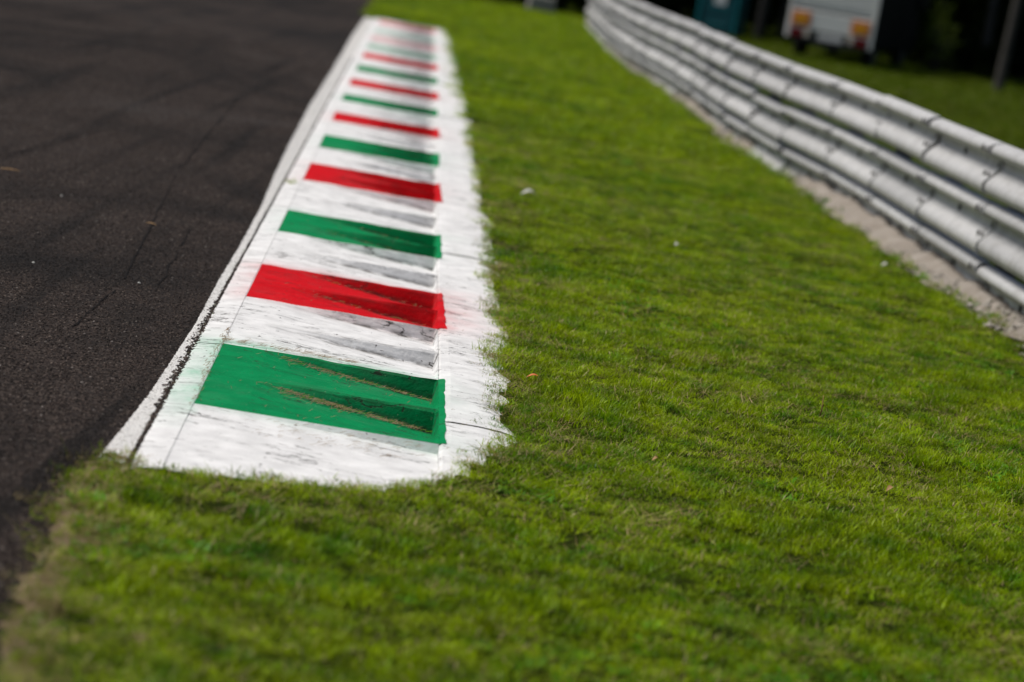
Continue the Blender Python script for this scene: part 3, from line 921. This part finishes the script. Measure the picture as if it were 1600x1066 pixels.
# ---------------------------------------------------------------- guardrail
rail = empty("guardrail", (2.75, 16.5, 0))
tag(rail, "long triple-beam galvanised steel guardrail along the grass verge", "guardrail")
PROF = [(.312, .012), (.309, .030), (.299, .062), (.288, .079), (.272, .088), (.256, .090), (.243, .086), (.234, .072), (.225, .036), (.217, .012), (.206, .002), (.186, .0),
        (.166, .003), (.150, .014), (.130, .032), (.100, .062), (.080, .080), (.064, .088), (.044, .090), (.026, .086), (.010, .074), (0, .060)]
def panel_mesh():
    mb = MB(); P = []
    for (yy, th) in ((-.14, .018), (-.10, .010), (.0, .004), (.5, .0), (1.0, .0), (1.5, .0), (2.05, .0), (2.12, -.002)):
        P.append([(-(d + th), yy, z) for (z, d) in PROF])
    mb.quad_grid(P)
    Q = [[(-(d + th) + .012, yy, z) for (z, d) in PROF] for (yy, th) in ((-.14, .018), (2.12, -.002))]
    for a, b in ((P[0], Q[0]), (Q[1], P[-1])): mb.quad_grid([b, a], smooth=False)
    mb.quad_grid([[(p[0] + .004, p[1], p[2]) for p in r] for r in P], flip=True)
    return mb.mesh("rail_panel", M['galv'])
PM = panel_mesh()
def bolt_mesh():
    mb = MB(); mb.tube([(0, 0, 0), (-.007, 0, 0), (-.012, 0, 0)], [.021, .021, .012], 8)
    return mb.mesh("bolt", M['bolt'])
BM = bolt_mesh()
def post_mesh():
    mb = MB()
    for dx, d in ((-.05, (.008, .10, 1.12)), (.05, (.008, .10, 1.12)), (0, (.10, .008, 1.12))): mb.box((.08 + dx, 0, .36), d)
    return mb.mesh("post", M['post'])
POM = post_mesh()
def spacer_mesh():
    mb = MB(); mb.box((.012, 0, .156), (.036, .12, .20), bev=.004)
    return mb.mesh("spacer", M['post'])
SPM = spacer_mesh()
def child(name, me, par, loc, rz=0.0, tilt=0.0):
    o = bpy.data.objects.new(name, me); C.objects.link(o); o.parent = par
    o.location = loc; o.rotation_euler = (0, tilt, rz)
    return o
# joints follow the surveyed line of the rail, 2.05 m apart
js = [17.5 + 2.05*k for k in range(-6, 22)]
rr_ = random.Random(3)
jx = [float(interp(y, RAILX)) + (rr_.gauss(0, .016) if y > 21 else 0) for y in js]
for k in range(len(js) - 1):
    y0, y1 = js[k], js[k+1]
    x0, x1 = jx[k], jx[k+1]
    if y1 > 60.3: break
    ang = math.atan2(-(x1 - x0), y1 - y0); L = math.hypot(x1 - x0, y1 - y0)
    for b, z0 in enumerate((-.060, .286, .645)):
        lean = -.030*b                       # the rail leans over the verge
        o = child("rail_panel", PM, rail, (x0 + lean - rail.location.x, y0 - rail.location.y, z0 + rr_.gauss(0, .006)), ang, rr_.gauss(0, .012))
        o.scale = (1, L/2.05, 1)
        for (by, bz, bd) in ((-.06, .180, 0), (-.06, .262, .086), (-.06, .112, .050), (.06, .262, .086), (.06, .112, .050), (1.0, .180, 0)):
            if y0 > 34 and bz != .180: continue
            if bz < .12 and b == 0: continue
            child("bolt", BM, o, (-bd - .006, by, bz), 0, 0)
    po = child("post", POM, rail, (x0 + .02 - rail.location.x, y0 - rail.location.y, 0), ang)
    for b, z0 in enumerate((-.060, .286, .645)): child("spacer", SPM, po, (-.03*b, 0, z0))

# ---------------------------------------------------------------- portable toilet
t = empty("portable_toilet", (3.36, 67.6, 0), R(-14))
t.scale = (.80, .80, .95)
tag(t, "teal plastic portable toilet with white door sign behind the guardrail", "portable toilet")
mb = MB(); mb.box((0, 0, .06), (1.16, 1.16, .12), bev=.02); mb.box((-.4, 0, .02), (.12, 1.2, .06)); mb.box((.4, 0, .02), (.12, 1.2, .06)); mb.build("base", M['black'], t)
mb = MB(); mb.box((0, 0, 1.12), (1.06, 1.06, 2.0), bev=.02); mb.build("body", M['teal2'], t)
for sx in (-1, 1):
    for sy in (-1, 1):
        mb = MB(); mb.box((sx*.53, sy*.53, 1.12), (.11, .11, 2.02), bev=.025); mb.build("corner_post", M['teal'], t)
mb = MB()
P = [[(math.copysign(.58 - k, sx)*abs(sx), math.copysign(.58 - k, sy)*abs(sy), z) for sx, sy in ((-1, -1), (1, -1), (1, 1), (-1, 1), (-1, -1))] for k, z in ((0, 2.12), (.0, 2.2), (.12, 2.32), (.35, 2.38), (.57, 2.39))]
mb.quad_grid(P, smooth=False); mb.build("roof", M['signwhite'], t)
mb = MB(); mb.tube([(.35, .35, 2.2), (.35, .35, 2.55)], .05, 10); mb.build("vent_pipe", M['black'], t)
mb = MB(); mb.box((.02, -.545, 1.08), (.76, .03, 1.86), bev=.008); d = mb.build("door", M['teal2'], t)
mb = MB()
for z in (.35, .75, 1.75): mb.box((.02, -.563, z), (.60, .012, .06), bev=.004)
mb.build("door_rib", M['teal'], d)
mb = MB(); mb.box((.02, -.566, .98), (.34, .012, .36), bev=.004); mb.build("door_sign", M['signwhite'], d)
mb = MB(); mb.tube([(.33, -.57, 1.12), (.33, -.60, 1.12), (.33, -.60, .98), (.33, -.57, .98)], .012, 6); mb.build("door_handle", M['black'], d)

# ---------------------------------------------------------------- box truck
t = empty("box_truck", (5.30, 61.5, 0), R(-14))
tag(t, "white and black box truck parked on the grass, seen from behind", "truck")
W_, Lk, z0, z1 = 1.80, 5.2, .42, 2.9
mb = MB(); mb.box((0, Lk/2 + .04, (z0+z1)/2 + .03), (W_, Lk, z1 - z0 - .06), bev=.03); mb.build("cargo_box", M['blackpaint'], t)
mb = MB(); mb.box((0, .025, (1.06+z1)/2), (W_ - .18, .03, z1 - 1.14), bev=.006)
rd = mb.build("rear_door", M['white_gloss'], t)
for q in range(8):
    mb = MB(); mb.box((0, -.001, 1.10 + .2 + q*.19), (W_ - .22, .014, .155), bev=.004); mb.build("door_slat", M['white_gloss'], rd)
for sx in (-1, 1):
    mb = MB(); mb.box((sx*(W_/2 - .04), .015, (z0+z1)/2 + .02), (.09, .07, z1 - z0 - .02), bev=.012); mb.build("door_frame", M['white_gloss'], t)
mb = MB(); mb.box((0, .010, .86), (W_ - .18, .05, .40), bev=.01); mb.build("tail_lift_panel", M['white_gloss'], t)
mb = MB(); mb.box((0, .02, .52), (W_ - .18, .05, .24), bev=.01); bp = mb.build("bumper", M['black'], t)
mb = MB(); mb.box((.03, -.012, .55), (.52, .02, .14), bev=.004); mb.build("number_plate", M['plate'], bp)
for sx in (-1, 1):
    mb = MB(); mb.box((sx*.62, -.025, .86), (.40, .02, .30), bev=.006); rf = mb.build("warning_board", M['orange_rim'], t)
    mb = MB(); mb.box((sx*.62, -.040, .86), (.25, .012, .19), bev=.003); mb.build("reflector", M['amber'], rf)
    mb = MB(); mb.box((sx*.68, -.02, .575), (.25, .05, .17), bev=.01); tl = mb.build("tail_lamp", M['redlamp'], t)
    mb = MB(); mb.box((sx*.46, -.02, .575), (.12, .05, .15), bev=.01); mb.build("reversing_lamp", M['clearlamp'], t)
mb = MB(); mb.box((0, Lk/2 + .6, .42), (.8, Lk + 1.2, .12)); mb.build("chassis", M['black'], t)
def wheel(x, y):
    mb = MB(); mb.tube([(x-.11, y, .36), (x-.09, y, .36), (x+.09, y, .36), (x+.11, y, .36)], [.31, .36, .36, .31], 20); wh = mb.build("wheel", M['rubber'], t)
    mb = MB(); sg = 1 if x > 0 else -1
    mb.tube([(x+sg*.105, y, .36), (x+sg*.118, y, .36)], [.20, .17], 14); mb.build("rim", M['post'], wh)
for x in (-.72, .72):
    for y in (1.1, 5.4): wheel(x, y)
mb = MB()
prof = [(0, .45), (1.5, .45), (1.62, .75), (1.55, 1.15), (1.15, 1.25), (.75, 2.05), (0, 2.1)]
P = [[(sx*.86, Lk + .12 + a, z) for (a, z) in prof + prof[:1]] for sx in (-1, 1)]
mb.quad_grid(P, smooth=False)
for sx in (-1, 1):
    f = [(sx*.86, Lk + .12 + a, z) for (a, z) in prof]; mb.face(f if sx > 0 else f[::-1])
cabo = mb.build("cab", M['blackpaint'], t)
mb = MB(); mb.face([(-.76, Lk + .12 + 1.135, 1.31), (.76, Lk + .12 + 1.135, 1.31), (.74, Lk + .12 + .80, 1.98), (-.74, Lk + .12 + .80, 1.98)][::-1]); mb.build("windscreen", M['blackpaint'], cabo)
for sx in (-1, 1):
    mb = MB(); mb.box((sx*1.0, Lk + .9, 1.6), (.14, .08, .32), bev=.02); mb.tube([(sx*.86, Lk + .95, 1.5), (sx*1.0, Lk + .93, 1.5)], .015, 6); mb.build("wing_mirror", M['black'], cabo)

# ---------------------------------------------------------------- vegetation behind
def leaf_cloud(mb, centres, n, size, rnd, mi=0):
    for i in range(n):
        c, r = rnd.choice(centres)
        while True:
            v = Vector((rnd.uniform(-1, 1), rnd.uniform(-1, 1), rnd.uniform(-1, 1)))
            if .15 < v.length < 1: break
        v = v*(.55 + .45*rnd.random())
        p = Vector(c) + Vector((v.x*r[0], v.y*r[1], v.z*r[2]))
        a = Vector((rnd.gauss(0, 1), rnd.gauss(0, 1), rnd.gauss(0, .6))).normalized(); b = a.orthogonal().normalized()
        b = (Matrix.Rotation(rnd.random()*6.28, 3, a) @ b); s = size*rnd.uniform(.6, 1.3)
        mb.face([p - a*s, p + b*s*.45, p + a*s, p - b*s*.45], mi)
def tree_proto(seed, H, tr, crown_r, base):
    r = random.Random(seed)
    bx, by = r.gauss(0, .2), r.gauss(0, .2)
    pts = [(0, 0, -.2), (0, 0, 0), (bx*.2, by*.2, H*.25), (bx, by, H*.55), (bx*1.2, by*1.3, H*.85)]
    mb = MB(); mb.tube(pts, [tr*1.5, tr*1.25, tr, tr*.75, tr*.3], 9)
    cen = []
    for i in range(9):
        a = i*2.4 + r.random(); z = H*r.uniform(base, .85); d = crown_r*r.uniform(.35, .8)
        e = (bx + math.cos(a)*d, by + math.sin(a)*d, z + H*.08)
        mb.tube([(bx*.8, by*.8, z - H*.05), ((bx + e[0])/2, (by + e[1])/2, z), e], [tr*.4, tr*.25, tr*.08], 6)
        cen.append((e, (crown_r*.5, crown_r*.5, crown_r*.42)))
    cen.append(((bx, by, H*.9), (crown_r*.6, crown_r*.6, crown_r*.5)))
    tm = mb.mesh("trunk", M['bark'])
    cb = MB(); leaf_cloud(cb, cen, 5200, .16, r)
    return tm, cb.mesh("crown", M['tree_leaf'])
TP = [tree_proto(1, 10.5, .085, 2.5, .38), tree_proto(2, 12, .095, 2.9, .42), tree_proto(3, 9, .07, 2.3, .34)]
def tree(x, y, p, sc, rz, label, group=None):
    t = empty("tree", (x, y, 0), rz); t.scale = (sc, sc, sc)
    tag(t, label, "tree", group)
    child("trunk", TP[p][0], t, (0, 0, 0)); child("crown", TP[p][1], t, (0, 0, 0))
    return t
tree(8.88, 61.4, 1, .95, 0.3, "grey-trunked tree nearest the right edge of the picture behind the rail")
tree(9.75, 70.5, 0, 1.0, 1.3, "grey-trunked tree second from the right edge behind the rail")
tree(9.55, 76.0, 2, 1.1, 2.3, "slim tree third from the right edge, just right of the leafy sapling")
fr = random.Random(11)
for (x, y) in ((4.5, 71.5), (6.0, 70.8), (7.3, 71.6), (5.2, 74), (1.5, 77), (3.2, 78), (6.8, 77), (8.2, 79), (2.4, 82), (5.0, 81), (7.6, 84)):  # added trees, crowns out of view, to keep sun off the undergrowth
    tree(x, y, fr.randrange(3), fr.uniform(.85, 1.1), fr.random()*6.28, "added tree that shades the forest edge beyond the guardrail", "trees of the forest behind")
for i in range(9):  # unseen row added on the sunward side to shade the far shrubs
    tree(-8.5 + i*1.05 + fr.uniform(-.3, .3), 70.5 + fr.uniform(0, 4), fr.randrange(3), fr.uniform(.85, 1.1), fr.random()*6.28, "added tree that shades the forest edge beyond the guardrail", "trees of the forest behind")
for i in range(22):
    for _ in range(50):
        x, y = fr.uniform(2, 26), fr.uniform(74, 104)
        if x > 9.8 + (y < 84)*2.2 or y > 88: break
    tree(x, y, fr.randrange(3), fr.uniform(.85, 1.2), fr.random()*6.28, "added tree that shades the forest edge beyond the guardrail", "trees of the forest behind")
for i in range(8):
    tree(fr.uniform(-24, -2), fr.uniform(78, 100), fr.randrange(3), fr.uniform(.85, 1.2), fr.random()*6.28, "added tree that shades the forest edge beyond the guardrail", "trees of the forest behind")

def shrub_proto(seed, leaf, n, size, tall):
    r = random.Random(seed); cen = []
    mb = MB()
    for i in range(6):
        a = i*1.05 + r.random(); d = r.uniform(.1, .55)
        e = (math.cos(a)*d, math.sin(a)*d, tall*r.uniform(.4, .85))
        mb.tube([(math.cos(a)*.06, math.sin(a)*.06, -.05), (e[0]*.5, e[1]*.5, e[2]*.5), e], [.025, .018, .006], 5)
        cen.append((e, (.42, .42, tall*.32)))
    cen.append(((0, 0, tall*.35), (.7, .7, tall*.33)))
    st = mb.mesh("stem", M['bark']); cb = MB(); leaf_cloud(cb, cen, n, size, r)
    return st, cb.mesh("foliage", leaf)
SP = [shrub_proto(5, M['shrub_leaf'], 2600, .075, 1.5), shrub_proto(6, M['shrub_leaf'], 2600, .085, 1.8), shrub_proto(8, M['shrub_leaf'], 2200, .07, 1.1)]
def shrub(x, y, p, sc, label, group=None, proto=None, name="shrub"):
    t = empty(name, (x, y, 0), fr.random()*6.28); t.scale = (sc, sc, sc*fr.uniform(.9, 1.15))
    tag(t, label, "shrub", group)
    q = proto or SP[p]
    child("stem", q[0], t, (0, 0, 0)); child("foliage", q[1], t, (0, 0, 0))
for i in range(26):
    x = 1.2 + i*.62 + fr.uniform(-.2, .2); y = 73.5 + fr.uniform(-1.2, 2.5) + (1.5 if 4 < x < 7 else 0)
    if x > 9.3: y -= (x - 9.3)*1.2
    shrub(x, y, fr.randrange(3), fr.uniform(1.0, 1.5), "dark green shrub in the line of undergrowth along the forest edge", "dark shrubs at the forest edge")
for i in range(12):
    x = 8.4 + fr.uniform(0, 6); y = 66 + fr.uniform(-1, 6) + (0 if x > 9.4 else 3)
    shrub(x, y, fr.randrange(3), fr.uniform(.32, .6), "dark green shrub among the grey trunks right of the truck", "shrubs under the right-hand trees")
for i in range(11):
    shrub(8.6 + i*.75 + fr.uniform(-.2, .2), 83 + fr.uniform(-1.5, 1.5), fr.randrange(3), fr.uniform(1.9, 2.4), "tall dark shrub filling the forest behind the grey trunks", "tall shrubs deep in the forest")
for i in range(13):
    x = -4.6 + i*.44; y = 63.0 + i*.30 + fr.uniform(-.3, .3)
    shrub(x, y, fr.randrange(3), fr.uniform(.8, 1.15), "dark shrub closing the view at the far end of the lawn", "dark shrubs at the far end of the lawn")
yp = shrub_proto(9, M['young_leaf'], 420, .055, 2.4)
shrub(8.02, 65.6, 0, .85, "thin sapling with yellow-green leaves right of the black truck side", None, yp, "sapling")
# pale posts beside the far rail
fp = None
for i, (x, y) in enumerate(((2.45, 74.5), (2.68, 74.6), (2.16, 74.4))):
    p = empty("fence_post", (x, y, 0))
    tag(p, ["middle one of three pale concrete fence posts above the far rail", "right-hand one of three pale concrete fence posts, nearest the teal toilet", "left-hand one of three pale concrete fence posts above the far rail"][i], "fence post", "pale fence posts above the far rail")
    mb = MB(); mb.box((0, 0, 1.0), (.13, .13, 2.1), taper=.9, bev=.015); sh = mb.build("shaft", M['concrete'], p)
    mb = MB(); mb.box((0, 0, 2.09), (.14, .14, .10), taper=.5); mb.build("post_cap", M['concrete'], p)
# grey concrete block at the far end of the lawn
o = empty("concrete_block", (-.62, 63.2, 0), R(8))
mb = MB(); mb.box((0, 0, .17), (.60, .4, .36), taper=.9, bev=.03); mb.build("block_body", M['concrete'], o)
for sx in (-.16, .16):
    mb = MB(); mb.tube([(sx-.05, 0, .34), (sx-.05, 0, .40), (sx+.05, 0, .40), (sx+.05, 0, .34)], .012, 6); mb.build("lifting_loop", M['post'], o)
tag(o, "grey concrete barrier block before dark shrubs at far lawn end", "concrete block")

# ---------------------------------------------------------------- small litter
def leaf_obj(name, x, y, z, L, wd, a, material, label, cat, tilt=.25):
    mb = MB(); P = []
    for i in range(7):
        t_ = i/6; ww = wd*math.sin(math.pi*min(.98, max(.03, t_)))**.8/2; zz = .35*wd*math.sin(t_*3) + tilt*L*t_
        P.append([((t_-.5)*L, -ww, zz + ww*.5), ((t_-.5)*L, 0, zz), ((t_-.5)*L, ww, zz + ww*.5)])
    mb.quad_grid(P, flip=True)
    o = mb.build(name, material); o.location = (x, y, z); o.rotation_euler = (.2, 0, a)
    tag(o, label, cat); return o
leaf_obj("fallen_leaf", .10, 11.25, .030, .045, .018, .1, M['orange_leaf'], "small orange fallen leaf on the grass beside the kerb", "leaf")
leaf_obj("fallen_leaf", 1.36, 10.1, .03, .03, .018, .9, M['brownleaf'], "brown curled leaf in the grass on the right of the lawn", "leaf", .5)
leaf_obj("fallen_leaf", .54, 9.85, .035, .022, .018, .4, M['brownleaf'], "tiny tan leaf on the grass near the middle foreground", "leaf", .3)
leaf_obj("paper_scrap", -.06, 19.06, .032, .10, .05, .3, M['paper'], "white paper scrap lying on the grass beside the far kerb", "paper scrap", .1)
leaf_obj("paper_scrap", .85, 17.42, .036, .035, .025, 1.0, M['paper'], "tiny white paper scrap in the middle of the lawn", "paper scrap", .2)
leaf_obj("paper_scrap", 2.20, 18.5, .026, .06, .04, .4, M['paper'], "pale scrap on the grass close to the guardrail footing", "paper scrap", .1)
leaf_obj("straw_stalk", -2.73, 15.45, .006, .12, .012, .2, M['brownleaf'], "tan straw stalk lying on the asphalt at the picture's left edge", "straw", .02)
leaf_obj("straw_stalk", -1.80, 14.2, .006, .06, .010, -.3, M['brownleaf'], "short tan straw stalk on the asphalt near the kerb", "straw", .02)
for i, (x, y) in enumerate(((-2.36, 12.9), (-2.33, 14.75), (-2.0, 12.2), (-1.55, 12.15), (-2.15, 11.6))):
    mb = MB(); mb.box((0, 0, .004), (.013, .011, .008), taper=.6, bev=.003)
    o = mb.build("pebble", M['paper']); o.location = (x, y, 0); o.rotation_euler = (0, 0, i*1.1)
    tag(o, "tiny white pebble lying loose on the dark asphalt", "pebble", "white pebbles on the asphalt")
mb = MB(); mb.tube([(0, 0, 0), (.004, 0, .05), (.002, .004, .10)], [.003, .0025, .0015], 5)
o = mb.build("weed_stalk", M['brownleaf']); o.location = (1.24, 11.61, .01)
tag(o, "single brown weed stalk standing up in the right-hand lawn", "weed")
